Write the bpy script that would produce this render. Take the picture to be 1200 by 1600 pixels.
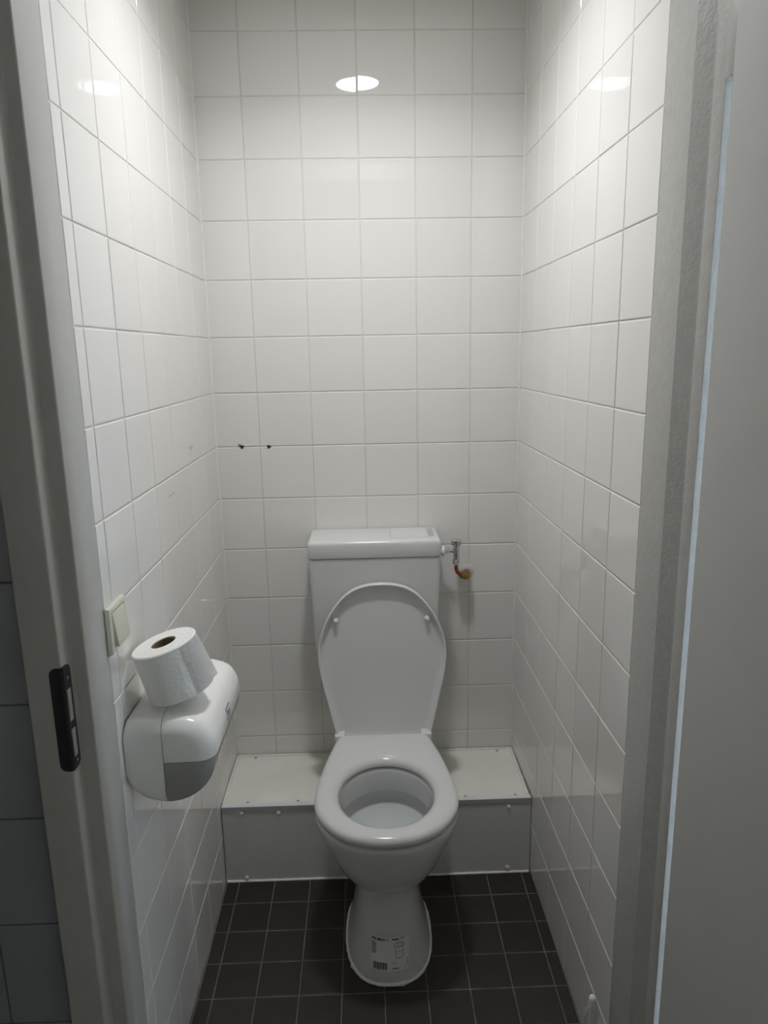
import bpy, bmesh, math, random
from mathutils import Vector, Matrix

random.seed(7)
scene = bpy.context.scene
for o in list(bpy.data.objects):
    bpy.data.objects.remove(o, do_unlink=True)
COL = scene.collection

# ------------------------------------------------------------------ camera
# x right, y into the toilet room, z up, floor at z = 0, back wall at y = 0
FPX = 1125.77
yaw, pit, rol = 0.0238, 0.2184, -0.0181
cy, sy, cp, sp, cr, sr = (math.cos(yaw), math.sin(yaw), math.cos(pit), math.sin(pit),
                          math.cos(rol), math.sin(rol))
fw = Vector((sy * cp, cy * cp, -sp))
r0 = Vector((cy, -sy, 0))
u0 = r0.cross(fw)
rt = cr * r0 + sr * u0
up = -sr * r0 + cr * u0
cam = bpy.data.cameras.new('camera')
cam.sensor_fit = 'HORIZONTAL'
cam.sensor_width = 36.0
cam.lens = FPX / 1200 * 36.0
cam.clip_start = 0.02
cam_o = bpy.data.objects.new('camera', cam)
COL.objects.link(cam_o)
M = Matrix((rt, up, -fw)).transposed().to_4x4()
M.translation = Vector((0.0016, -2.0662, 1.4744))
cam_o.matrix_world = M
scene.camera = cam_o

# ------------------------------------------------------------------ world and exposure
world = bpy.data.worlds.new('daylight')
world.use_nodes = True
bg = world.node_tree.nodes['Background']
bg.inputs[0].default_value = (0.66, 0.83, 1.0, 1)
bg.inputs[1].default_value = 27.0
scene.world = world
LAMP = 54.0          # radiance of the lamp's diffuser
BEAM = 4.2           # watts of its downward beam
vs = scene.view_settings
vs.view_transform = 'Standard'
vs.look = 'None'
vs.gamma = 1.0
vs.exposure = 0.0
vs.use_curve_mapping = False

# ------------------------------------------------------------------ materials
def mat(name, col, rough=0.5, metal=0.0, spec=0.5, vary=0.0, noise=None, bump=None,
        emit=None, coat=0.0, trans=0.0):
    """procedural principled material; noise=(scale, amount), bump=(scale, strength, distance)"""
    m = bpy.data.materials.new(name)
    m.use_nodes = True
    nt = m.node_tree
    b = nt.nodes['Principled BSDF']
    b.inputs['Base Color'].default_value = (*col, 1)
    b.inputs['Roughness'].default_value = rough
    b.inputs['Metallic'].default_value = metal
    b.inputs['Specular IOR Level'].default_value = spec
    b.inputs['Coat Weight'].default_value = coat
    b.inputs['Transmission Weight'].default_value = trans
    tc = nt.nodes.new('ShaderNodeTexCoord')
    last = None
    if noise or vary:
        hsv = nt.nodes.new('ShaderNodeHueSaturation')
        hsv.inputs['Color'].default_value = (*col, 1)
        nt.links.new(hsv.outputs[0], b.inputs['Base Color'])
        add = nt.nodes.new('ShaderNodeMath')
        add.operation = 'ADD'
        add.inputs[0].default_value = 1.0
        add.inputs[1].default_value = 0.0
        if vary:
            oi = nt.nodes.new('ShaderNodeObjectInfo')
            mr = nt.nodes.new('ShaderNodeMapRange')
            mr.inputs['To Min'].default_value = 1 - vary
            mr.inputs['To Max'].default_value = 1 + vary
            nt.links.new(oi.outputs['Random'], mr.inputs['Value'])
            nt.links.new(mr.outputs[0], add.inputs[0])
        if noise:
            nz = nt.nodes.new('ShaderNodeTexNoise')
            nz.inputs['Scale'].default_value = noise[0]
            nz.inputs['Detail'].default_value = 6
            mr2 = nt.nodes.new('ShaderNodeMapRange')
            mr2.inputs['From Min'].default_value = 0.3
            mr2.inputs['From Max'].default_value = 0.7
            mr2.inputs['To Min'].default_value = -noise[1]
            mr2.inputs['To Max'].default_value = noise[1]
            nt.links.new(tc.outputs['Object'], nz.inputs['Vector'])
            nt.links.new(nz.outputs[0], mr2.inputs['Value'])
            nt.links.new(mr2.outputs[0], add.inputs[1])
        nt.links.new(add.outputs[0], hsv.inputs['Value'])
    if bump:
        nb = nt.nodes.new('ShaderNodeTexNoise')
        nb.inputs['Scale'].default_value = bump[0]
        nb.inputs['Detail'].default_value = 3
        bp = nt.nodes.new('ShaderNodeBump')
        bp.inputs['Strength'].default_value = bump[1]
        bp.inputs['Distance'].default_value = bump[2]
        nt.links.new(tc.outputs['Object'], nb.inputs['Vector'])
        nt.links.new(nb.outputs[0], bp.inputs['Height'])
        nt.links.new(bp.outputs[0], b.inputs['Normal'])
    if emit:
        b.inputs['Emission Color'].default_value = (*emit[0], 1)
        b.inputs['Emission Strength'].default_value = emit[1]
    return m

MT = {
    'tile': mat('glazed_white_tile', (0.825, 0.806, 0.775), 0.012, spec=0.6, vary=0.015, bump=(6, 0.05, 0.0012)),
    'grout': mat('wall_grout', (0.70, 0.685, 0.65), 0.8, noise=(30, 0.06)),
    'caulk': mat('white_sealant', (0.82, 0.81, 0.79), 0.45, noise=(60, 0.05)),
    'floor_tile': mat('dark_brown_tile', (0.030, 0.022, 0.020), 0.42, vary=0.12, noise=(18, 0.12), bump=(60, 0.15, 0.0006)),
    'floor_grout': mat('floor_grout', (0.17, 0.155, 0.15), 0.9, noise=(25, 0.35)),
    'paint': mat('ceiling_paint', (0.75, 0.74, 0.72), 0.8),
    'hall': mat('hall_paint', (0.28, 0.24, 0.19), 0.8),
    'hall_floor': mat('hall_floor', (0.10, 0.095, 0.09), 0.6, noise=(8, 0.1)),
    'frame': mat('grey_frame_paint', (0.46, 0.455, 0.43), 0.45, noise=(40, 0.02), bump=(120, 0.08, 0.0006)),
    'frame_rough': mat('rolled_frame_paint', (0.46, 0.455, 0.43), 0.42, noise=(60, 0.05), bump=(170, 0.55, 0.0012)),
    'leaf': mat('grey_door_paint', (0.53, 0.525, 0.50), 0.55, noise=(10, 0.02)),
    'ext_tile': mat('grey_outer_tile', (0.30, 0.315, 0.34), 0.22, vary=0.03),
    'ext_grout': mat('dark_outer_grout', (0.13, 0.135, 0.14), 0.85),
    'black': mat('black_metal', (0.012, 0.013, 0.018), 0.4, noise=(80, 0.2)),
    'hole': mat('dark_hole', (0.30, 0.29, 0.27), 0.8),
    'ceramic': mat('white_ceramic', (0.69, 0.69, 0.685), 0.08, coat=0.3),
    'plastic': mat('white_seat_plastic', (0.71, 0.71, 0.705), 0.14),
    'cistern': mat('white_cistern_plastic', (0.69, 0.69, 0.68), 0.22),
    'button': mat('grey_plastic', (0.45, 0.45, 0.45), 0.3),
    'water': mat('water', (0.78, 0.82, 0.81), 0.03, trans=0.2),
    'chrome': mat('chrome', (0.72, 0.72, 0.74), 0.12, metal=1.0),
    'copper': mat('copper', (0.42, 0.12, 0.055), 0.25, metal=1.0),
    'brass': mat('brass', (0.33, 0.215, 0.05), 0.28, metal=1.0),
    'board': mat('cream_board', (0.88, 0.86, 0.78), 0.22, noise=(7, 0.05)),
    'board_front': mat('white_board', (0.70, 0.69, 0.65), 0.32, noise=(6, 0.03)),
    'profile': mat('white_profile', (0.78, 0.78, 0.77), 0.35),
    'profile_grey': mat('grey_profile', (0.46, 0.47, 0.48), 0.35),
    'screw': mat('screw_steel', (0.16, 0.16, 0.16), 0.45, metal=0.6),
    'cap': mat('screw_cap', (0.62, 0.62, 0.60), 0.4),
    'disp': mat('white_dispenser_plastic', (0.90, 0.89, 0.86), 0.14),
    'smoke': mat('smoke_grey_plastic', (0.36, 0.35, 0.335), 0.10, noise=(10, 0.12)),
    'ink': mat('dark_ink', (0.03, 0.03, 0.032), 0.5),
    'ink_grey': mat('grey_ink', (0.12, 0.12, 0.12), 0.5),
    'paper': mat('tissue_paper', (0.93, 0.925, 0.905), 0.95, spec=0.1, bump=(140, 0.6, 0.002)),
    'card': mat('brown_card', (0.20, 0.145, 0.085), 0.9, spec=0.1),
    'cream': mat('cream_switch_plastic', (0.66, 0.645, 0.53), 0.3),
    'label': mat('label_paper', (0.78, 0.79, 0.78), 0.45),
    'rust': mat('rust_stain', (0.05, 0.012, 0.010), 0.8),
    'rust_light': mat('old_filler', (0.42, 0.24, 0.10), 0.8),
    'smudge': mat('grey_smudge', (0.42, 0.41, 0.40), 0.6),
    'lamp': mat('lamp_diffuser', (0.9, 0.9, 0.9), 0.4, emit=((0.965, 0.98, 1.0), LAMP)),
    'brush': mat('white_brush_plastic', (0.80, 0.80, 0.78), 0.25),
}

# ------------------------------------------------------------------ helpers
def obj(name, bm, m, parent=None, smooth=None, matrix=None):
    if isinstance(bm, bmesh.types.BMesh):
        me = bpy.data.meshes.new(name)
        bmesh.ops.recalc_face_normals(bm, faces=bm.faces)
        bm.to_mesh(me)
        bm.free()
    else:
        me = bm
    if smooth is not None:
        for p in me.polygons:
            p.use_smooth = True
        me.set_sharp_from_angle(angle=math.radians(smooth))
    if m is not None and not me.materials:
        me.materials.append(MT[m])
    o = bpy.data.objects.new(name, me)
    COL.objects.link(o)
    if parent is not None:
        o.parent = parent
    if matrix is not None:
        o.matrix_local = matrix
    return o

def empty(name, loc=(0, 0, 0), rot=(0, 0, 0)):
    o = bpy.data.objects.new(name, None)
    o.empty_display_size = 0.05
    o.location = loc
    o.rotation_euler = rot
    COL.objects.link(o)
    return o

def tag(o, label, cat, group=None, kind=None):
    o['label'] = label
    o['category'] = cat
    if group:
        o['group'] = group
    if kind:
        o['kind'] = kind
    return o

def box(x0, x1, y0, y1, z0, z1, bev=0.0, seg=2, bm=None):
    b = bm or bmesh.new()
    new = bmesh.ops.create_cube(b, size=1.0)['verts']
    for v in new:
        v.co = Vector(((x0 + x1) / 2 + v.co.x * (x1 - x0), (y0 + y1) / 2 + v.co.y * (y1 - y0),
                       (z0 + z1) / 2 + v.co.z * (z1 - z0)))
    if bev:
        es = list({e for v in new for e in v.link_edges})
        bmesh.ops.bevel(b, geom=es, offset=bev, segments=seg, profile=0.5, affect='EDGES')
    return b

def loft(rings, cap0=True, cap1=True, bm=None, close=False):
    b = bm or bmesh.new()
    V = [[b.verts.new(p) for p in r] for r in rings]
    n = len(V[0])
    pairs = list(zip(V[:-1], V[1:]))
    if close:
        pairs.append((V[-1], V[0]))
    for a, c in pairs:
        for i in range(n):
            j = (i + 1) % n
            b.faces.new((a[i], a[j], c[j], c[i]))
    if not close:
        if cap0:
            b.faces.new(list(reversed(V[0])))
        if cap1:
            b.faces.new(V[-1])
    return b

def lathe(prof, n=32, bm=None, close=False, matrix=None):
    """prof: (radius, height) along local z"""
    rings = []
    for r, h in prof:
        ring = [Vector((r * math.cos(2 * math.pi * i / n), r * math.sin(2 * math.pi * i / n), h)) for i in range(n)]
        if matrix:
            ring = [matrix @ p for p in ring]
        rings.append(ring)
    return loft(rings, bm=bm, close=close)

def catmull(pts, per=6, closed=False):
    P = [Vector(p) for p in pts]
    n = len(P)
    out = []
    rng = n if closed else n - 1
    for i in range(rng):
        if closed:
            a, b, c, d = P[(i - 1) % n], P[i], P[(i + 1) % n], P[(i + 2) % n]
        else:
            a, b, c, d = P[max(i - 1, 0)], P[i], P[i + 1], P[min(i + 2, n - 1)]
        for k in range(per):
            t = k / per
            out.append(0.5 * ((2 * b) + (c - a) * t + (2 * a - 5 * b + 4 * c - d) * t * t + (3 * b - a - 3 * c + d) * t ** 3))
    if not closed:
        out.append(P[-1])
    return out

def resample(pts, n, closed=True):
    P = list(pts) + ([pts[0]] if closed else [])
    L = [0.0]
    for a, b in zip(P[:-1], P[1:]):
        L.append(L[-1] + (b - a).length)
    out = []
    j = 0
    m = n if closed else n - 1
    for i in range(n):
        s = L[-1] * i / m
        while j < len(L) - 2 and L[j + 1] < s:
            j += 1
        t = (s - L[j]) / max(L[j + 1] - L[j], 1e-9)
        out.append(P[j].lerp(P[j + 1], min(t, 1.0)))
    return out

def tube(path, rad, n=12, bm=None):
    """tube along a list of points"""
    P = [Vector(p) for p in path]
    rings = []
    up_ = Vector((0, 0, 1))
    for i, p in enumerate(P):
        d = (P[min(i + 1, len(P) - 1)] - P[max(i - 1, 0)]).normalized()
        a = d.cross(up_)
        if a.length < 1e-3:
            a = d.cross(Vector((1, 0, 0)))
        a.normalize()
        if rings:
            a = (last - d * last.dot(d)).normalized()
        last = a
        c = d.cross(a)
        r = rad[i] if isinstance(rad, (list, tuple)) else rad
        rings.append([p + r * (a * math.cos(2 * math.pi * k / n) + c * math.sin(2 * math.pi * k / n)) for k in range(n)])
    return loft(rings, bm=bm)

_tile_cache = {}
def tile_mesh(w, h, key, m, t=0.006, b=0.0022):
    k = (round(w, 4), round(h, 4), key)
    if k in _tile_cache:
        return _tile_cache[k]
    bm = bmesh.new()
    rings = []
    for ins, z in ((0, -t), (0, -0.8 * b), (0.15 * b, -0.42 * b), (0.45 * b, -0.13 * b), (b, 0)):
        x, y = w / 2 - ins, h / 2 - ins
        rings.append([(-x, -y, z), (x, -y, z), (x, y, z), (-x, y, z)])
    loft(rings, cap0=False, bm=bm)
    me = bpy.data.meshes.new('tile')
    bm.to_mesh(me)
    bm.free()
    me.materials.append(MT[m])
    _tile_cache[k] = me
    return me

def tile_field(parent, us, vs_, to_world, gap, key, m, name='tile', wob=0.0011, b=0.0022):
    """us, vs_: joint lines; to_world(u, v) -> 4x4 matrix; every tile an object of its own"""
    for i in range(len(us) - 1):
        for j in range(len(vs_) - 1):
            w, h = us[i + 1] - us[i] - gap, vs_[j + 1] - vs_[j] - gap
            if w < 0.008 or h < 0.008:
                continue
            me = tile_mesh(w, h, key, m, b=b)
            mx = to_world((us[i] + us[i + 1]) / 2, (vs_[j] + vs_[j + 1]) / 2)
            mx = mx @ Matrix.Rotation(random.gauss(0, wob), 4, 'X') @ Matrix.Rotation(random.gauss(0, wob), 4, 'Y')
            mx = mx @ Matrix.Translation((0, 0, random.uniform(-0.00015, 0.00015)))
            o = bpy.data.objects.new(name, me)
            COL.objects.link(o)
            o.parent = parent
            o.matrix_local = mx

def frame_mx(X, Y, Z, o):
    m = Matrix((Vector(X), Vector(Y), Vector(Z))).transposed().to_4x4()
    m.translation = Vector(o)
    return m

# ------------------------------------------------------------------ the toilet room
XL, XR, KR = -0.4267, 0.4436, -0.0131          # left wall, right wall at y = 0, its slight skew
PX, PZ, ZA = 0.15094, 0.152, 2.28
CEIL = 2.42
G = 0.0015                                       # grout lies this far behind the tile face
rows = [0.0] + [ZA - 14 * PZ + k * PZ for k in range(0, 15)] + [CEIL]
rows[1] = 0.152
LEFT_END, RIGHT_END = -0.953, -0.907

wb = obj('wall_back', box(XL - 0.1, XR + 0.12, G, 0.12, -0.05, CEIL), 'grout')
tag(wb, 'back wall of square white glazed tiles behind the toilet', 'wall', kind='structure')
cols = [XL + 0.001] + [(k - 2) * PX for k in range(5)] + [XR - 0.001]
tile_field(wb, cols, rows, lambda u, v: frame_mx((1, 0, 0), (0, 0, 1), (0, -1, 0), (u, 0, v)), 0.0024, 'w', 'tile')

wl = obj('wall_left', box(XL - 0.10, XL - G, LEFT_END, 0.0, -0.05, CEIL), 'grout')
tag(wl, 'left wall of square white glazed tiles with the paper dispenser', 'wall', kind='structure')
ly = [LEFT_END + 0.0005] + [-0.1587 - k * PX for k in range(5, -1, -1)] + [-0.001]
tile_field(wl, ly, rows, lambda u, v: frame_mx((0, 1, 0), (0, 0, 1), (1, 0, 0), (XL, u, v)), 0.0024, 'w', 'tile')

ang = math.atan(KR)
wr = obj('wall_right', box(G, 0.10, RIGHT_END, 0.0, -0.05, CEIL), 'grout')
wr.location = (XR, 0, 0)
wr.rotation_euler = (0, 0, -ang)
tag(wr, 'right wall of square white glazed tiles running to the door', 'wall', kind='structure')
ry = [RIGHT_END + 0.0005] + [-0.1583 - k * PX for k in range(4, -1, -1)] + [-0.001]
tile_field(wr, [-v for v in reversed(ry)], rows,
           lambda u, v: frame_mx((0, -1, 0), (0, 0, 1), (-1, 0, 0), (0, -u, v)), 0.0024, 'w', 'tile')

fl = obj('floor', box(-0.60, 0.62, -1.14, 0.05, -0.08, -G), 'floor_grout')
tag(fl, 'floor of small dark brown square tiles', 'floor', kind='structure')
fx = [XL + 0.003] + [-0.388 + k * 0.1012 for k in range(9)] + [0.452]
fy = [-1.105] + [-0.352 - k * 0.0998 for k in range(7, -1, -1)] + [-0.268]
tile_field(fl, fx, fy, lambda u, v: frame_mx((1, 0, 0), (0, 1, 0), (0, 0, 1), (u, v, 0)), 0.0026, 'f', 'floor_tile', wob=0.002)

ce = obj('ceiling', box(-0.60, 0.62, -0.98, 0.12, CEIL, CEIL + 0.05), 'paint')
tag(ce, 'white ceiling above the toilet', 'ceiling', kind='structure')

# sealant lines in the two corners
for nm, x in (('left', XL), ('right', XR)):
    s = 1 if nm == 'left' else -1
    c = obj('sealant_' + nm, tube([(x + s * 0.0005, -0.0005, 0.245), (x + s * 0.0005, -0.0005, CEIL)], 0.0042, 10), 'caulk', wb, 60)

# ------------------------------------------------------------------ ceiling lamp
lamp = empty('ceiling_lamp', (0.002, -0.605, CEIL))
tag(lamp, 'round ceiling lamp with a white diffuser above the toilet', 'lamp')
obj('housing', lathe([(0.02, 0), (0.078, 0), (0.08, -0.004), (0.08, -0.066), (0.077, -0.069), (0.070, -0.069), (0.070, -0.062), (0.02, -0.062)], 48), 'profile', lamp, 40)
obj('diffuser', lathe([(0.005, -0.063), (0.069, -0.063), (0.069, -0.067), (0.050, -0.0685), (0.005, -0.069)], 48), 'lamp', lamp, 40)
la = bpy.data.lights.new('lamp_beam', 'AREA')
la.shape = 'DISK'
la.size = 0.13
la.energy = BEAM
la.spread = math.radians(143)
la.color = (0.965, 0.98, 1.0)
lo_ = bpy.data.objects.new('lamp_beam', la)
COL.objects.link(lo_)
lo_.parent = lamp
lo_.location = (0, 0, -0.071)

# ------------------------------------------------------------------ door frame, door and hall
def prism(poly, z0, z1, bev=0.0015):
    bm = bmesh.new()
    lo = [bm.verts.new((x, y, z0)) for x, y in poly]
    hi = [bm.verts.new((x, y, z1)) for x, y in poly]
    n = len(poly)
    ve = []
    for i in range(n):
        j = (i + 1) % n
        bm.faces.new((lo[i], lo[j], hi[j], hi[i]))
    bm.faces.new(list(reversed(lo)))
    bm.faces.new(hi)
    bm.edges.ensure_lookup_table()
    ve = [e for e in bm.edges if abs(e.verts[0].co.z - e.verts[1].co.z) > 0.01]
    bmesh.ops.bevel(bm, geom=ve, offset=bev, segments=3, profile=0.5, affect='EDGES')
    return bm

HEAD = 2.115
df = empty('trim_1', (0, -1.0, 0))
tag(df, 'grey painted door frame around the toilet opening', 'door frame', kind='structure')
IM = Matrix.Translation((0, 1.0, 0))
obj('jamb', prism([(XL, LEFT_END), (XL, -1.043), (-0.4475, -1.043), (-0.4495, -1.08), (-0.503, -1.08), (-0.503, LEFT_END)], 0.0, HEAD, 0.003), 'frame', df, 35, IM)
obj('jamb', prism([(0.4555, RIGHT_END), (0.55, RIGHT_END), (0.55, -1.06), (0.4727, -1.06), (0.4695, -1.0335), (0.4712, -1.0325), (0.4690, -1.0275), (0.4560, -1.0)], 0.0, HEAD, 0.0005), 'frame_rough', df, 35, IM)
hb = box(-0.503, 0.55, -1.043, -0.91, HEAD, HEAD + 0.06, 0.002)
obj('head', hb, 'frame', df, 35, IM)
# black strike plate: lip on the front of the frame, plate with two latch holes in the rebate
def plate_outline(z0, z1, w, r):
    return [(0.0, z0), (w - r, z0)] + [(w - r + r * math.sin(math.radians(t)), z0 + r - r * math.cos(math.radians(t))) for t in (30, 60, 90)] + \
           [(w - r + r * math.cos(math.radians(t)), z1 - r + r * math.sin(math.radians(t))) for t in (0, 30, 60, 90)] + [(0.0, z1)]
sbm = bmesh.new()
for to3, nrm in ((lambda a, z: Vector((-0.4503 - a, -1.0803, z)), Vector((0, -0.0016, 0))),
                 (lambda a, z: Vector((-0.4490 + 0.0014 * a / 0.02, -1.0790 + a, z)), Vector((0.0018, 0, 0)))):
    o2 = plate_outline(0.868, 1.034, 0.0165 if nrm.y else 0.0215, 0.010)
    p3 = [to3(a_, z_) for a_, z_ in o2]
    loft([p3, [p + nrm for p in p3]], bm=sbm)
tube([(-0.4498, -1.0803, 0.868), (-0.4498, -1.0803, 1.034)], 0.0016, 8, bm=sbm)
stp = obj('strike_plate', sbm, 'black', df, 35, IM)
rp = []
for z0, z1 in ((0.946, 0.996), (0.888, 0.932)):
    obj('latch_hole', box(-0.4480, -0.4457, -1.0750, -1.0635, z0, z1, 0.0002), 'hole', stp)
for z in (1.013, 0.879):
    mx = Matrix.Translation((-0.4462, -1.0685, z)) @ Matrix.Rotation(math.radians(90), 4, 'Y')
    obj('screw', lathe([(0.0005, 0.0012), (0.002, 0.0012), (0.003, 0.0004), (0.003, -0.001), (0.0005, -0.001)], 14, matrix=mx), 'screw', stp, 40)

# open door leaf, hinged on the right
leaf_ang = math.radians(3.0)
d1 = obj('door_1', box(0.0, 0.040, -0.90, 0.0, 0.012, HEAD - 0.004, 0.0015), 'leaf')
d1.location = (0.4667, -1.0900, 0)
d1.rotation_euler = (0, 0, leaf_ang)
tag(d1, 'grey door leaf standing open at the right edge', 'door', kind='structure')
for z0, z1 in ((1.805, 1.93), (0.16, 0.28)):
    hb = box(0.004, 0.030, 0.0005, 0.029, z0, z1, 0.002)
    obj('hinge', hb, 'frame', d1, 35)

HX0, HX1, HY0 = -1.25, 2.1, -2.75
wfl = obj('wall_front_left', box(HX0, -0.5035, -1.02 + G, -0.90, -0.05, CEIL), 'ext_grout')
tag(wfl, 'outer wall of grey tiles left of the door frame', 'wall', kind='structure')
ex = [HX0, -1.036, -0.836, -0.636, -0.5045]
ez = [0.0, 0.147] + [0.347 + 0.2 * k for k in range(11)]
ez = [v for v in ez if v < CEIL] + [CEIL]
tile_field(wfl, ex, ez, lambda u, v: frame_mx((1, 0, 0), (0, 0, 1), (0, -1, 0), (u, -1.02, v)), 0.003, 'e', 'ext_tile', b=0.0022)
for nm, b_, lab in (
        ('wall_front_right', box(0.5505, HX1, -0.985, -0.87, -0.05, CEIL), 'pale outer wall right of the door frame'),
        ('wall_front_top', box(-0.5035, 0.5505, -1.02, -0.92, HEAD + 0.06, CEIL), 'outer wall above the door frame')):
    tag(obj(nm, b_, 'hall'), lab, 'wall', kind='structure')
tag(obj('wall_hall_left', box(HX0 - 0.1, HX0, HY0, -0.9, -0.05, CEIL), 'hall'), 'left end wall of the hall outside the toilet', 'wall', kind='structure')
tag(obj('wall_hall_back', box(HX0 - 0.1, HX1 + 0.1, HY0 - 0.1, HY0, -0.05, CEIL), 'hall'), 'hall wall facing the toilet door', 'wall', kind='structure')
whr = bmesh.new()
WY0, WY1, WZ0, WZ1 = -2.05, -1.12, 0.35, 2.25
for a in ((HY0, -0.87, -0.05, WZ0), (HY0, -0.87, WZ1, CEIL), (HY0, WY0, WZ0, WZ1), (WY1, -0.87, WZ0, WZ1)):
    box(HX1, HX1 + 0.1, a[0], a[1], a[2], a[3], bm=whr)
tag(obj('wall_hall_right', whr, 'hall'), 'right end wall of the hall with the daylight window', 'wall', kind='structure')
wf = bmesh.new()
for a in ((WY0, WY1, WZ0, WZ0 + 0.05), (WY0, WY1, WZ1 - 0.05, WZ1), (WY0, WY0 + 0.05, WZ0, WZ1), (WY1 - 0.05, WY1, WZ0, WZ1)):
    box(HX1 + 0.02, HX1 + 0.08, *a, bm=wf)
tag(obj('window_1', wf, 'profile'), 'white window frame at the right end of the hall', 'window', kind='structure')
tag(obj('floor_hall', box(HX0 - 0.1, HX1 + 0.1, HY0 - 0.1, -1.14, -0.08, -0.001), 'hall_floor'), 'dark floor of the hall outside the toilet', 'floor', kind='structure')
tag(obj('ceiling_hall', box(HX0 - 0.1, HX1 + 0.1, HY0 - 0.1, -0.98, CEIL, CEIL + 0.05), 'hall'), 'ceiling of the hall outside the toilet', 'ceiling', kind='structure')
for nm, a in (('floor_edge_left', (HX0 - 0.1, -0.60)), ('floor_edge_right', (0.62, HX1 + 0.1))):
    tag(obj(nm, box(a[0], a[1], -1.14, -0.87, -0.08, -0.001), 'hall_floor'), 'dark hall floor strip along the outer wall ' + nm.split('_')[-1] + ' of the door', 'floor', kind='structure')

# ------------------------------------------------------------------ pipe boxing along the back wall
BZ, BY = 0.240, -0.268
xr_ = lambda y: XR + KR * y
pb = empty('pipe_boxing', (0, BY / 2, 0))
tag(pb, 'low white panelled pipe boxing across the back wall behind the toilet', 'pipe boxing')
IP = Matrix.Translation((0, -BY / 2, 0))
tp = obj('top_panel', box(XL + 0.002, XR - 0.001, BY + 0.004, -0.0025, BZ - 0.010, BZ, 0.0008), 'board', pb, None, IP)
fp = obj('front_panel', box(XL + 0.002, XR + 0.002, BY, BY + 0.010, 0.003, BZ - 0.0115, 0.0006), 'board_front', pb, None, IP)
ep = bmesh.new()
box(XL + 0.002, XR + 0.001, BY - 0.0022, BY + 0.016, BZ, BZ + 0.0016, 0.0005, bm=ep)
obj('edge_profile', ep, 'profile', pb, None, IP)
obj('edge_profile', box(XL + 0.002, XR + 0.001, BY - 0.0022, BY - 0.0002, BZ - 0.013, BZ - 0.0001, 0.0004), 'profile_grey', pb, None, IP)
for a in ((XL + 0.001, XL + 0.009, BY + 0.016, -0.002), (XR - 0.009, XR - 0.001, BY + 0.016, -0.002), (XL + 0.009, XR - 0.009, -0.012, -0.002)):
    obj('sealant', box(a[0], a[1], a[2], a[3], BZ - 0.002, BZ + 0.003, 0.0012), 'caulk', pb, 40, IP)
sb = bmesh.new()
pts = [Vector((x / 40 * (XR - XL - 0.004) + XL + 0.004, BY - 0.001 - 0.001 * random.random(), 0.002)) for x in range(41)]
tube(pts, [0.0035 + random.uniform(-0.0006, 0.0006) for _ in pts], 8, bm=sb)
obj('sealant', sb, 'caulk', pb, 60, IP)
for x, y in ((-0.354, -0.250), (-0.213, -0.249), (-0.365, -0.020), (0.393, -0.022), (0.261, -0.253), (0.403, -0.254)):
    mx = Matrix.Translation((x, y, BZ + (0.0016 if y < -0.1 else 0.003)))
    s_ = obj('screw', lathe([(0.0004, 0.0008), (0.0035, 0.0006), (0.0048, 0.0), (0.0048, -0.002), (0.0004, -0.002)], 16, matrix=mx), 'cap', pb, 40, IP)
    obj('cross_slot', box(x - 0.0018, x + 0.0018, y - 0.0018, y + 0.0018, mx.translation.z, mx.translation.z + 0.001), 'ink', s_)
for x, z in ((-0.370, 0.220), (-0.266, 0.218), (-0.367, 0.013), (0.382, 0.214), (0.382, 0.018)):
    mx = Matrix.Translation((x, BY, z)) @ Matrix.Rotation(math.radians(90), 4, 'X')
    obj('screw_cap', lathe([(0.0004, 0.0060), (0.0035, 0.0054), (0.0060, 0.003), (0.0066, 0.0), (0.0066, -0.001), (0.0004, -0.001)], 18, matrix=mx), 'cap', pb, 40, IP)

# ------------------------------------------------------------------ toilet pan, seat and lid
TX = 0.032
SEAT_RAW = [(-0.676, 0.0), (-0.6735, 0.035), (-0.664, 0.070), (-0.646, 0.104), (-0.610, 0.141), (-0.560, 0.1675),
            (-0.508, 0.1745), (-0.453, 0.1715), (-0.400, 0.164), (-0.340, 0.154), (-0.280, 0.141), (-0.240, 0.131), (-0.224, 0.124), (-0.217, 0.108), (-0.216, 0.06), (-0.216, 0.0)]
half = catmull([(w, y, 0) for y, w in SEAT_RAW], 6)
full = half + [Vector((-p.x, p.y, 0)) for p in reversed(half[1:-1])]
N = 96
OUT = resample(full, N)                       # outline of the seat, x about 0
SCY = -0.47

def shrink(pts, d):
    n = len(pts)
    res = []
    for i in range(n):
        t = (pts[(i + 1) % n] - pts[(i - 1) % n]).normalized()
        nrm = Vector((-t.y, t.x, 0))
        if nrm.dot(Vector((0, SCY, 0)) - pts[i]) < 0:
            nrm = -nrm
        res.append(pts[i] + nrm * d)
    return res

def at(pts, z, dx=TX):
    return [Vector((p.x + dx, p.y, z)) for p in pts]

def ellipse_like(pts, a, b, cyy):
    """ellipse whose points follow the direction of pts so that lofts stay untwisted"""
    res = []
    for i, p in enumerate(pts):
        th = math.atan2((p.y - cyy) / b, p.x / a)
        res.append(Vector((a * math.cos(th), cyy + b * math.sin(th), 0)))
    return res

toilet = empty('toilet', (TX, -0.45, 0))
tag(toilet, 'white floor standing toilet with raised lid and open seat', 'toilet')
IT = Matrix.Translation((-TX, 0.45, 0))

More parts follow.
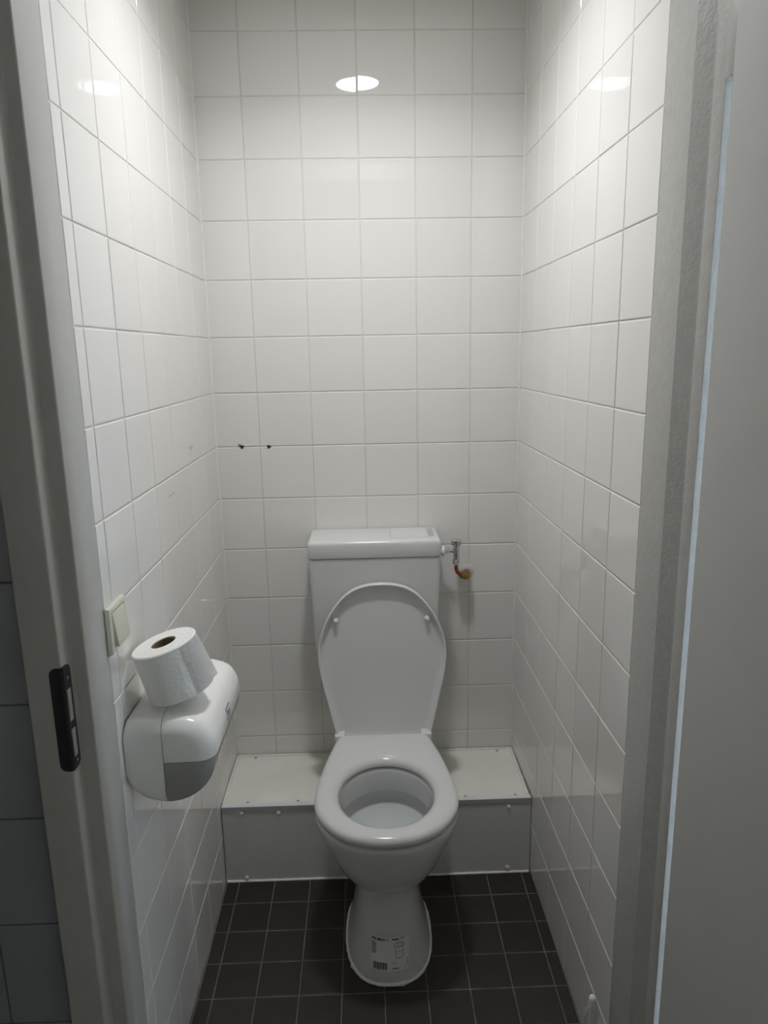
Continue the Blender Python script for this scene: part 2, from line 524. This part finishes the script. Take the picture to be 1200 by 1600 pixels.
# pan: (z, half width, front y, back y, blend to plain ellipse)
def section(z, w, f, bk, el):
    ring = []
    ymid = (f + bk) / 2
    o_f, o_b, o_w = -0.676, -0.216, 0.1745
    for p in OUT:
        nx = p.x / o_w
        ny = (p.y - o_f) / (o_b - o_f)
        a = Vector((nx * w, f + ny * (bk - f), 0))
        th = math.atan2((ny - 0.42) * 2, nx)
        c, s = math.cos(th), math.sin(th)
        pw = 2 / 2.5
        ex_ = math.copysign(abs(c) ** pw, c) * w
        ey_ = ymid + math.copysign(abs(s) ** pw, s) * (bk - f) / 2
        ring.append(a.lerp(Vector((ex_, ey_, 0)), el))
    return at(ring, z)

def trunk_front(x, z):
    """front surface of the pedestal, for the sticker"""
    T = [(0.0, 0.106, -0.634, -0.30), (0.012, 0.1055, -0.6335, -0.30), (0.03, 0.100, -0.629, -0.30), (0.06, 0.092, -0.621, -0.30), (0.10, 0.0845, -0.609, -0.30), (0.15, 0.0775, -0.596, -0.30)]
    for (z0, w0, f0, b0), (z1, w1, f1, b1) in zip(T[:-1], T[1:]):
        if z0 <= z <= z1:
            t = (z - z0) / (z1 - z0)
            w, f, b = w0 + t * (w1 - w0), f0 + t * (f1 - f0), b0 + t * (b1 - b0)
            return (f + b) / 2 - (b - f) / 2 * (1 - min(abs(x / w), 1) ** 2.5) ** (1 / 2.5)
    return T[-1][2]

S = [(0.0, 0.106, -0.634, -0.30, 1), (0.012, 0.1055, -0.6335, -0.30, 1), (0.03, 0.100, -0.629, -0.30, 1), (0.06, 0.092, -0.621, -0.30, 1),
     (0.10, 0.0845, -0.609, -0.30, 1), (0.15, 0.0775, -0.596, -0.30, 1), (0.180, 0.0745, -0.588, -0.295, 1), (0.212, 0.0740, -0.581, -0.288, 1),
     (0.219, 0.0790, -0.5835, -0.285, 0.95), (0.2225, 0.0890, -0.592, -0.283, 0.88), (0.228, 0.0995, -0.6005, -0.282, 0.8), (0.238, 0.1115, -0.612, -0.281, 0.7), (0.248, 0.1195, -0.6205, -0.281, 0.6),
     (0.255, 0.1245, -0.6255, -0.255, 0.55), (0.276, 0.1370, -0.640, -0.228, 0.38), (0.305, 0.1495, -0.652, -0.215, 0.2), (0.340, 0.1615, -0.6625, -0.212, 0.08),
     (0.368, 0.1705, -0.670, -0.212, 0.0), (0.386, 0.1735, -0.6745, -0.212, 0.0), (0.392, 0.1730, -0.674, -0.213, 0.0), (0.396, 0.1700, -0.671, -0.215, 0.0), (0.398, 0.164, -0.665, -0.219, 0.0)]
rings = [section(*s) for s in S]
HC, HA, HB = -0.487, 0.1165, 0.1345
for a, b, z in ((0.005, 0.006, 0.398), (0.002, 0.002, 0.395), (0.0, 0.0, 0.388), (-0.002, -0.002, 0.340), (0.0, 0.0, 0.3355),
                (0.012, 0.013, 0.335), (0.016, 0.017, 0.325), (0.012, 0.013, 0.306), (0.002, 0.002, 0.292), (-0.010, -0.010, 0.284), (-0.03, -0.03, 0.279), (-0.06, -0.06, 0.277)):
    rings.append(at(ellipse_like(OUT, HA + a, HB + b, HC), z))
obj('pan', loft(rings), 'ceramic', toilet, 50, IT)
obj('water', lathe([(0.002, 0.2895), (0.1150, 0.2895), (0.1130, 0.2870), (0.002, 0.2865)], 48, matrix=Matrix.Translation((TX, HC, 0)) @ Matrix.Diagonal((1, 1.17, 1, 1))), 'water', toilet, 40, IT)
# outlet spigot into the boxing
obj('outlet', tube([(TX, -0.31, 0.14), (TX, -0.28, 0.14), (TX, -0.2715, 0.14)], [0.05, 0.05, 0.05], 24), 'ceramic', toilet, 40, IT)

# seat ring
SZ = 0.404
prof = [(0.000, SZ + 0.006), (0.0015, SZ + 0.001), (0.006, SZ), None, (0.000, SZ + 0.010), (0.001, SZ + 0.015), (0.005, SZ + 0.0205), (0.012, SZ + 0.0245), (0.022, SZ + 0.0265), (0.030, SZ + 0.0268)]
hole = ellipse_like(OUT, HA, HB, HC)
rings = []
rings.append(at(shrink(OUT, 0.006), SZ))
rings.append(at(shrink(OUT, 0.0015), SZ + 0.001))
for d, z in ((0.0, 0.006), (0.0, 0.010), (0.001, 0.0145), (0.004, 0.0185), (0.009, 0.0215), (0.016, 0.0235)):
    rings.append(at(shrink(OUT, d), SZ + z))
o_in = shrink(OUT, 0.016)
for t, z in ((0.35, 0.0245), (0.6, 0.0235)):
    rings.append(at([p.lerp(q, t) for p, q in zip(o_in, hole)], SZ + z))
for a, z in ((0.014, 0.0215), (0.007, 0.0175), (0.002, 0.012), (0.0, 0.006), (0.0005, 0.001), (0.004, 0.0)):
    rings.append(at(ellipse_like(OUT, HA + a, HB + a, HC), SZ + z))
obj('seat', loft(rings, close=True), 'plastic', toilet, 60, IT)

# hinges
for s in (-1, 1):
    hb = box(TX + s * 0.1215 - 0.0145, TX + s * 0.1215 + 0.0145, -0.236, -0.204, 0.4025, 0.4300, 0.003, 3)
    obj('hinge', hb, 'plastic', toilet, 40, IT)

# raised lid: outline in its own plane (u across, v up), leaning back on the cistern
LID_RAW = [(0.437, 0.0), (0.4345, 0.035), (0.424, 0.072), (0.402, 0.105), (0.364, 0.137), (0.325, 0.158), (0.280, 0.1735), (0.240, 0.1785), (0.196, 0.1755), (0.148, 0.1665), (0.098, 0.155),
           (0.040, 0.142), (-0.004, 0.131), (-0.016, 0.126), (-0.018, 0.115), (-0.018, 0.06), (-0.018, 0.0)]
lh = catmull([(w, v, 0) for v, w in LID_RAW], 6)
lf = lh + [Vector((-p.x, p.y, 0)) for p in reversed(lh[1:-1])]
LO = resample(lf, N)
SAVE = SCY
SCY = 0.2
def lid_pt(p, d):
    """p in lid plane, d = towards the room"""
    tilt = math.atan2(0.040, 0.44)
    z = 0.420 + p.y * math.cos(tilt) - d * math.sin(-tilt) * -1
    y = -0.215 + p.y * math.sin(tilt) - d * math.cos(tilt)
    return Vector((TX + 0.002 + p.x, y, z))
ri = []
for d, h in ((0.010, -0.014), (0.004, -0.013), (0.0, -0.007), (0.0, 0.005), (0.001, 0.0075), (0.003, 0.008), (0.0045, 0.007), (0.0055, 0.0045), (0.0075, -0.002), (0.013, -0.0075), (0.024, -0.0100), (0.05, -0.0105)):
    ri.append([lid_pt(p, h) for p in shrink(LO, d)])
lid = obj('seat_lid', loft(ri), 'plastic', toilet, 50, IT)
SCY = SAVE
for s in (-1, 1):
    c = lid_pt(Vector((s * 0.1265, 0.331, 0)), -0.010)
    mx = Matrix.Translation(c) @ Matrix.Rotation(math.radians(90 - 5.2), 4, 'X')
    obj('bumper', lathe([(0.0003, 0.017), (0.004, 0.0165), (0.0068, 0.014), (0.0075, 0.010), (0.0072, -0.002), (0.0003, -0.002)], 24, matrix=mx), 'plastic', lid, 50)

# sealant bead around the foot
foot = [Vector((p.x, p.y, 0.003)) for p in section(0.0, 0.107, -0.635, -0.30, 1)]
bm = bmesh.new()
n = len(foot)
path = []
rad = []
for i in range(n + 1):
    p = foot[i % n]
    path.append(p)
    rad.append(0.0042 + random.uniform(-0.0007, 0.0007) + (0.003 if i in (2, 85, 60) else 0))
tube(path, rad, 8, bm=bm)
obj('sealant', bm, 'caulk', toilet, 70, IT)

# sticker on the pedestal with its print
def on_front(u, v, off):
    return Vector((TX - 0.001 + u, trunk_front(u - 0.001, v) - off, v))
LW0, LW1, LZ0, LZ1 = -0.044, 0.047, 0.035, 0.1105
bm = bmesh.new()
nu, nv = 16, 8
g = [[bm.verts.new(on_front(LW0 + (LW1 - LW0) * i / nu, LZ0 + (LZ1 - LZ0) * j / nv, 0.0012)) for i in range(nu + 1)] for j in range(nv + 1)]
for j in range(nv):
    for i in range(nu):
        bm.faces.new((g[j][i], g[j][i + 1], g[j + 1][i + 1], g[j + 1][i]))
sticker = obj('label', bm, 'label', toilet, 60, IT)
pm = bmesh.new()
def quad(u0, u1, v0, v1):
    k = max(1, int((u1 - u0) / 0.008))
    for i in range(k):
        a, b = u0 + (u1 - u0) * i / k, u0 + (u1 - u0) * (i + 1) / k
        pm.faces.new([pm.verts.new(on_front(*q, 0.0018)) for q in ((a, v0), (b, v0), (b, v1), (a, v1))])
def stroke(pts, w):
    for (a0, b0), (a1, b1) in zip(pts[:-1], pts[1:]):
        d = Vector((a1 - a0, b1 - b0))
        if d.length < 1e-6:
            continue
        nn = Vector((-d.y, d.x)).normalized() * w / 2
        pm.faces.new([pm.verts.new(on_front(*q, 0.0018)) for q in ((a0 - nn.x, b0 - nn.y), (a1 - nn.x, b1 - nn.y), (a1 + nn.x, b1 + nn.y), (a0 + nn.x, b0 + nn.y))])
def text(body, u, v, size, bold=0.0):
    cu = bpy.data.curves.new('t', 'FONT')
    cu.body = body
    cu.size = size
    cu.offset = bold
    cu.resolution_u = 2
    to = bpy.data.objects.new('t', cu)
    COL.objects.link(to)
    me = to.to_mesh()
    vv = [pm.verts.new(on_front(u + w.co.x, v + w.co.y, 0.0018)) for w in me.vertices]
    for p in me.polygons:
        try:
            pm.faces.new([vv[i] for i in p.vertices])
        except ValueError:
            pass
    to.to_mesh_clear()
    bpy.data.objects.remove(to, do_unlink=True)
    bpy.data.curves.remove(cu)
text('382 886.01. 1', -0.0425, 0.1025, 0.0074, 0.00035)
quad(0.006, 0.022, 0.1035, 0.1065)
for i in range(3):
    quad(0.025, 0.043 - 0.003 * i, 0.1075 - 0.0022 * i, 0.1082 - 0.0022 * i)
for i in range(8):
    L_ = (0.007, 0.011, 0.010, 0.012, 0.008, 0.011, 0.010, 0.008)[i]
    stroke([(-0.0425, 0.0965 - 0.0034 * i), (-0.0425 + L_, 0.0975 - 0.0034 * i)], 0.0016)
x = -0.0405
for w in (1, 2, 1, 3, 1, 1, 4, 2, 1, 3, 1, 2, 1, 4, 1, 1, 3, 2):
    ww = w * 0.00062
    quad(x, x + ww, 0.0385, 0.0545)
    x += ww + 0.0007
text('CE', 0.006, 0.051, 0.0065, 0.0)
for i in range(6):
    quad(0.006 + 0.0025 * i, 0.0079 + 0.0025 * i, 0.0396, 0.0424)
quad(0.042, 0.0431, 0.044, 0.060)
for i in range(2):
    quad(0.034 + 0.003 * i, 0.0345 + 0.003 * i, 0.040, 0.046)
el = lambda cx, cz, a, b, t0=0, t1=360, n=20: [(cx + a * math.cos(math.radians(t0 + (t1 - t0) * i / n)), cz + b * math.sin(math.radians(t0 + (t1 - t0) * i / n))) for i in range(n + 1)]
stroke(el(0.0225, 0.0925, 0.0125, 0.0055), 0.0009)
stroke(el(0.0240, 0.0925, 0.0080, 0.0033), 0.0009)
stroke([(0.0115, 0.090), (0.0145, 0.082), (0.0150, 0.066)], 0.0009)
stroke([(0.0340, 0.090), (0.0315, 0.082), (0.0320, 0.066)], 0.0009)
stroke(el(0.0235, 0.066, 0.0085, 0.003, 180, 360), 0.0009)
stroke(el(0.0230, 0.080, 0.0085, 0.003, 180, 360), 0.0005)
obj('print', pm, 'ink', sticker)

# ------------------------------------------------------------------ cistern
CX, CW, CD = 0.0195, 0.184, 0.150
def rrect(x0, x1, y0, y1, r_back, r_front, z, n=8):
    pts = []
    for cx_, cy_, r, a0 in ((x1 - r_front, y0 + r_front, r_front, -90), (x1 - r_back, y1 - r_back, r_back, 0), (x0 + r_back, y1 - r_back, r_back, 90), (x0 + r_front, y0 + r_front, r_front, 180)):
        for k in range(n + 1):
            a = math.radians(a0 + 90 * k / n)
            pts.append(Vector((cx_ + r * math.cos(a), cy_ + r * math.sin(a), z)))
    return pts
cis = empty('toilet_cistern', (CX, 0, 0.62))
tag(cis, 'white plastic cistern hung on the back wall above the toilet', 'cistern')
IC = Matrix.Translation((-CX, 0, -0.62))
rings = []
for z, dw, df_ in ((0.612, -0.045, 0.035), (0.614, -0.034, 0.022), (0.622, -0.020, 0.010), (0.636, -0.013, 0.004), (0.66, -0.010, 0.002), (0.78, -0.005, 0.001), (0.90, -0.001, 0.0), (0.917, -0.001, 0.0), (0.9185, -0.003, 0.002)):
    rings.append(rrect(CX - CW - dw, CX + CW + dw, -CD + df_, -0.002, 0.006, 0.015, z))
obj('tank', loft(rings), 'cistern', cis, 40, IC)
rings = []
for z, ins in ((0.9195, 0.003), (0.9205, 0.0005), (0.922, 0.0), (0.956, 0.0008), (0.961, 0.0020), (0.9645, 0.0042), (0.9668, 0.0072), (0.9678, 0.0105), (0.9682, 0.014)):
    rings.append(rrect(CX - CW - 0.003 + ins, CX + CW + 0.002 - ins, -CD - 0.003 + ins, -0.002 - ins * 0.2, 0.006 + ins * 0.1, 0.016, z))
cl = obj('cistern_lid', loft(rings), 'cistern', cis, 40, IC)
# flush plate let into the right of the lid with a finger recess
fb = rrect(0.068, 0.170, -0.122, -0.014, 0.004, 0.006, 0.968)
bt = obj('flush_button', loft([fb, [p + Vector((0, 0, 0.0010)) for p in fb]]), 'cistern', cis, 40, IC)
obj('finger_recess', loft([rrect(0.171, 0.189, -0.118, -0.02, 0.004, 0.006, 0.9680), rrect(0.173, 0.187, -0.112, -0.026, 0.003, 0.005, 0.9690)]), 'button', cis, 40, IC)
obj('button_seam', box(0.0655, 0.0668, -0.122, -0.014, 0.967, 0.9691), 'button', cis, None, IC)
obj('flush_pipe', tube(catmull([(TX, -0.075, 0.62), (TX, -0.075, 0.50), (TX, -0.080, 0.40), (TX, -0.105, 0.335), (TX, -0.15, 0.31), (TX, -0.2105, 0.308)], 5), 0.022, 20), 'cistern', cis, 50, IC)

# ------------------------------------------------------------------ stop valve on the right of the cistern
VY = -0.062
val = empty('stop_valve', (0.256, VY, 0.90))
tag(val, 'chrome stop valve with copper pipe and brass elbow right of the cistern', 'valve')
IV = Matrix.Translation((-0.256, -VY, -0.90))
RX = Matrix.Rotation(math.radians(90), 4, 'Y')
def vcyl(name, prof, c, rot, m, n=20, ang=35):
    return obj(name, lathe(prof, n, matrix=Matrix.Translation(c) @ rot), m, val, ang, IV)
I4 = Matrix.Identity(4)
vcyl('washer', [(0.003, 0), (0.0145, 0), (0.0145, 0.006), (0.0125, 0.008), (0.003, 0.008)], (0.2145, VY, 0.9095), RX, 'profile')
vcyl('inlet', [(0.003, 0), (0.0075, 0), (0.0075, 0.0125), (0.003, 0.0125)], (0.2030, VY, 0.9095), RX, 'profile')
vcyl('inlet_nut', [(0.003, 0), (0.0085, 0), (0.0095, 0.0012), (0.0095, 0.0125), (0.0085, 0.014), (0.003, 0.014)], (0.2215, VY, 0.9095), RX, 'chrome', 6, 20)
vcyl('stem', [(0.003, 0), (0.0052, 0), (0.0052, 0.018), (0.003, 0.018)], (0.2350, VY, 0.9095), RX, 'chrome')
vcyl('valve_body', [(0.003, 0), (0.0085, 0), (0.0092, 0.002), (0.0092, 0.038), (0.0065, 0.041), (0.003, 0.041)], (0.2565, VY, 0.885), I4, 'chrome')
kn = vcyl('knob', [(0.002, 0), (0.0125, 0), (0.0135, 0.0015), (0.0135, 0.0165), (0.0120, 0.0185), (0.002, 0.0185)], (0.2565, VY, 0.9255), I4, 'chrome', 24)
bm = bmesh.new()
for k in range(18):
    a = 2 * math.pi * k / 18
    tube([(0.2565 + 0.0136 * math.cos(a), VY + 0.0136 * math.sin(a), 0.928), (0.2565 + 0.0136 * math.cos(a), VY + 0.0136 * math.sin(a), 0.941)], 0.0007, 5, bm=bm)
obj('knurl', bm, 'chrome', kn, 60)
vcyl('compression_nut', [(0.004, 0), (0.0095, 0), (0.0108, 0.0015), (0.0108, 0.014), (0.0095, 0.0155), (0.004, 0.0155)], (0.2565, VY, 0.8690), I4, 'chrome', 6, 20)
obj('copper_pipe', tube(catmull([(0.2565, VY, 0.870), (0.2567, VY, 0.856), (0.260, VY + 0.001, 0.846), (0.268, VY + 0.004, 0.837), (0.275, VY + 0.007, 0.832)], 6), 0.0058, 16), 'copper', val, 50, IV)
obj('brass_elbow', tube(catmull([(0.270, VY + 0.005, 0.836), (0.281, VY + 0.011, 0.8285), (0.289, VY + 0.022, 0.825), (0.294, VY + 0.040, 0.826), (0.296, -0.002, 0.828)], 5), [0.0075] * 2 + [0.0092] * 8 + [0.0105] * 6 + [0.0095] * 5, 18), 'brass', val, 50, IV)
vcyl('wall_rose', [(0.009, 0.0), (0.019, 0.0), (0.0185, 0.004), (0.012, 0.0065), (0.009, 0.007)], (0.296, -0.0002, 0.831), Matrix.Rotation(math.radians(90), 4, 'X'), 'cap', 28, 40)

# ------------------------------------------------------------------ paper dispenser on the left wall
DY0, DY1 = -0.936, -0.650
CZ = 0.785
raw = [(0.0, 0.756), (0.007, 0.735), (0.028, 0.711), (0.066, 0.7000), (0.104, 0.709), (0.134, 0.735), (0.150, 0.772), (0.1535, 0.803), (0.150, 0.826), (0.137, 0.849), (0.115, 0.8605), (0.085, 0.8660), (0.040, 0.8660), (0.010, 0.8650), (0.0, 0.857)]
prof = catmull([(a, b, 0) for a, b in raw], 6)
def disp_ring(y, ins):
    return [Vector((XL + 0.0015 + p.x * (1 - ins / 0.153), y, CZ + (p.y - CZ) * (1 - ins / 0.079))) for p in prof]
rings = []
RF = 0.030
for s in (0.0, 0.0012, 0.004, 0.009, 0.015, 0.022, 0.030):
    ins = RF - math.sqrt(max(RF ** 2 - (RF - s) ** 2, 0))
    rings.append(disp_ring(DY0 + s, ins))
rings += [disp_ring(DY0 + t * (DY1 - DY0), 0) for t in (0.3, 0.5, 0.7)]
for s in (0.030, 0.022, 0.015, 0.009, 0.004, 0.0012, 0.0):
    ins = RF - math.sqrt(max(RF ** 2 - (RF - s) ** 2, 0))
    rings.append(disp_ring(DY1 - s, ins))
solid = loft(rings)
bmesh.ops.recalc_face_normals(solid, faces=solid.faces)
def cut(cuts):
    b = solid.copy()
    for co, no in cuts:                       # keeps the side the normal points away from
        r = bmesh.ops.bisect_plane(b, geom=b.verts[:] + b.edges[:] + b.faces[:], plane_co=co, plane_no=no, clear_outer=True)
        es = [e for e in r['geom_cut'] if isinstance(e, bmesh.types.BMEdge)]
        bmesh.ops.holes_fill(b, edges=es, sides=0)
    return b
disp = empty('paper_dispenser', (XL, (DY0 + DY1) / 2, CZ))
tag(disp, 'white toilet paper dispenser with smoke grey lower window on the left wall', 'dispenser')
ID = disp.matrix_basis.inverted()
ID = Matrix.Translation((-XL, -(DY0 + DY1) / 2, -CZ))
SX = XL + 0.0665
obj('back_shell', cut([((SX - 0.0006, 0, 0), (1, 0, 0))]), 'disp', disp, 40, ID)
sn = Vector((-0.02, 0, 1)).normalized()
fc = obj('front_cover', cut([((SX + 0.0006, 0, 0), (-1, 0, 0)), ((SX, 0, 0.7885), -sn)]), 'disp', disp, 40, ID)
sw_ = obj('smoke_window', cut([((SX + 0.0006, 0, 0), (-1, 0, 0)), ((SX, 0, 0.7873), sn)]), 'smoke', disp, 40, ID)
solid.free()
# small printed emblem on the front cover
fr = sorted([(p.y, p.x) for p in prof if p.x > 0.10 and p.y > 0.79])
def xfront(z):
    for (z0, x0), (z1, x1) in zip(fr[:-1], fr[1:]):
        if z0 <= z <= z1:
            return x0 + (x1 - x0) * (z - z0) / max(z1 - z0, 1e-9)
    return fr[-1][1]
bm = bmesh.new()
def lg(y0, y1, z0, z1):
    bm.faces.new([bm.verts.new((XL + 0.0015 + xfront(z) + 0.0007, y, z)) for y, z in ((y0, z0), (y1, z0), (y1, z1), (y0, z1))])
yc, zc = -0.800, 0.812
for a in ((-0.013, 0.013, -0.009, -0.0078), (-0.013, 0.013, 0.0078, 0.009), (-0.013, -0.0118, -0.009, 0.009), (0.0118, 0.013, -0.009, 0.009),
          (-0.009, -0.0075, -0.004, 0.005), (-0.011, -0.006, 0.003, 0.0045), (-0.0045, -0.0035, -0.004, 0.002), (-0.001, 0.0, -0.004, 0.002), (-0.0045, 0.0, 0.001, 0.002), (-0.0045, 0.0, -0.004, -0.003), (0.002, 0.003, -0.004, 0.002), (0.002, 0.0045, 0.001, 0.002), (0.006, 0.007, -0.004, 0.005), (0.007, 0.0095, -0.001, 0.0)):
    e = 0.0003
    lg(yc + 1.25 * a[0] - e, yc + 1.25 * a[1] + e, zc + 1.2 * a[2] - e, zc + 1.2 * a[3] + e)
obj('emblem', bm, 'ink', fc, None)

# ------------------------------------------------------------------ loose roll on the dispenser
RR, RH = 0.058, 0.096
roll = empty('toilet_roll', (-0.3405, -0.853, 0.8855), (math.radians(1.5), math.radians(-15.5), 0))
tag(roll, 'white toilet paper roll lying tilted on top of the dispenser', 'toilet roll')
bm = lathe([(0.0225, 0.0), (RR - 0.002, 0.0), (RR, 0.002), (RR, RH - 0.002), (RR - 0.002, RH), (0.0225, RH)], 56, close=True)
obj('paper', bm, 'paper', roll, 40)
obj('core', lathe([(0.0205, 0.001), (0.0226, 0.001), (0.0226, RH - 0.0015), (0.0205, RH - 0.0015)], 40, close=True), 'card', roll, 40)
# loose outer sheet leaving the roll on the right
rings = []
a0 = math.radians(-78)
path = []
for k in range(12):
    a = a0 + math.radians(88) * k / 11
    rr_ = RR - 0.0008 + 0.0016 * min(1.0, k / 7)
    path.append((math.cos(a) * rr_, math.sin(a) * rr_))
dirx, diry = -math.sin(a), math.cos(a)
bm = bmesh.new()
V = []
for k in range(17):
    if k < 12:
        lo2 = hi2 = path[k]
    else:
        s_ = 0.0030 * (k - 11)
        bx_, by_ = (RR + 0.0008) * math.cos(a), (RR + 0.0008) * math.sin(a)
        lo2 = (bx_ + dirx * s_ + 0.0016 * (k - 11), by_ + diry * s_)
        hi2 = (bx_ + dirx * s_ * 0.3 - 0.0001 * (k - 11), by_ + diry * s_ * 0.3)
    V.append([bm.verts.new((lo2[0], lo2[1], 0.0005)), bm.verts.new((hi2[0], hi2[1], RH - 0.0025))])
for a, b in zip(V[:-1], V[1:]):
    bm.faces.new((a[0], b[0], b[1], a[1]))
bmesh.ops.solidify(bm, geom=bm.faces[:], thickness=0.0005)
obj('loose_sheet', bm, 'paper', roll, 60)

# ------------------------------------------------------------------ light switch
SWY, SWZ = -0.916, 1.037
sw = empty('light_switch', (XL, SWY, SWZ))
tag(sw, 'cream rocker light switch on the left wall by the door frame', 'switch')
obj('back_plate', box(0.0004, 0.004, -0.041, 0.041, -0.041, 0.041, 0.0015), 'cream', sw, 35)
fr_ = bmesh.new()
o4 = [(0.003, 0.0400), (0.0075, 0.0385), (0.0090, 0.0360), (0.0090, 0.0305), (0.007, 0.0290), (0.003, 0.0290)]
loft([[Vector((x, sy_ * h, sz_ * h)) for sy_, sz_ in ((-1, -1), (1, -1), (1, 1), (-1, 1))] for x, h in o4], close=True, bm=fr_)
obj('frame', fr_, 'cream', sw, 35)
rk = box(0.003, 0.0105, -0.0283, 0.0283, -0.0283, 0.0283, 0.0015)
for v in rk.verts:
    if v.co.x > 0.007:
        v.co.x += 0.0025 - v.co.z * 0.12
obj('rocker', rk, 'cream', sw, 35)

# ------------------------------------------------------------------ toilet brush by the right wall
tb = empty('toilet_brush', (0.421, -0.905, 0.0))
tag(tb, 'white plastic toilet brush handle standing by the right wall', 'toilet brush')
obj('holder', lathe([(0.003, 0.0005), (0.026, 0.0005), (0.0285, 0.003), (0.0275, 0.012), (0.0225, 0.020), (0.024, 0.09), (0.0235, 0.092), (0.0215, 0.09), (0.020, 0.03), (0.003, 0.03)], 32), 'brush', tb, 40)
def sq(w, d, z):
    return [Vector((w * math.cos(2 * math.pi * k / 20), d * math.sin(2 * math.pi * k / 20), z)) for k in range(20)]
obj('handle', loft([sq(0.016, 0.016, 0.088), sq(0.0205, 0.0205, 0.094), sq(0.018, 0.018, 0.101), sq(0.009, 0.009, 0.110), sq(0.009, 0.008, 0.150), sq(0.0100, 0.0085, 0.185), sq(0.0092, 0.0080, 0.205), sq(0.0080, 0.0075, 0.218), sq(0.0075, 0.0072, 0.229), sq(0.0062, 0.0060, 0.2345), sq(0.003, 0.003, 0.2365)]), 'brush', tb, 50)
for s_ in (-1, 1):
    obj('fin', tube([(s_ * 0.0080, 0, 0.213), (s_ * 0.0110, 0, 0.203), (s_ * 0.0118, 0, 0.192), (s_ * 0.0095, 0, 0.178)], [0.0008, 0.0028, 0.0030, 0.0008], 10), 'brush', tb, 50)
obj('bristles', lathe([(0.004, 0.032), (0.016, 0.034), (0.018, 0.05), (0.017, 0.075), (0.005, 0.087)], 24), 'brush', tb, 40)

# ------------------------------------------------------------------ marks on the back wall: two old screw holes and a chip
for i, (x, z, s) in enumerate(((-0.353, 1.2165, 1.0), (-0.276, 1.2155, 0.9))):
    bm = bmesh.new()
    ring = []
    for k in range(16):
        a = 2 * math.pi * k / 16
        r = 0.0052 * s * (1 + 0.25 * math.sin(3 * a + i) + 0.12 * math.sin(5 * a))
        ring.append(Vector((x + r * math.cos(a) * 1.15, -0.0010, z + r * math.sin(a))))
    loft([[p + Vector((0, 0.0012, 0)) for p in ring], ring], bm=bm)
    h = obj('old_screw_hole', bm, 'rust')
    tag(h, ('dark screw hole with orange filler in the back wall, left of the pair' if i == 0 else 'dark reddish screw hole in the back wall, right of the pair'), 'screw hole', 'old screw holes in the back wall')
    if i == 0:
        obj('filler', box(x - 0.0105, x - 0.002, -0.0009, 0.0002, z + 0.002, z + 0.0085, 0.0003), 'rust_light', h)

for nm, pl, m, lab in (
        ('chip', box(-0.206, -0.2025, -0.0006, 0.0002, 0.8015, 0.805, 0.0004), 'cap', 'small white plug in the tile left of the cistern'),
        ('smudge', box(XL - 0.0004, XL + 0.0003, -0.524, -0.474, 1.1755, 1.1785, 0.0002), 'smudge', 'faint grey smear on the left wall tile')):
    tag(obj(nm, pl, m), lab, 'mark')
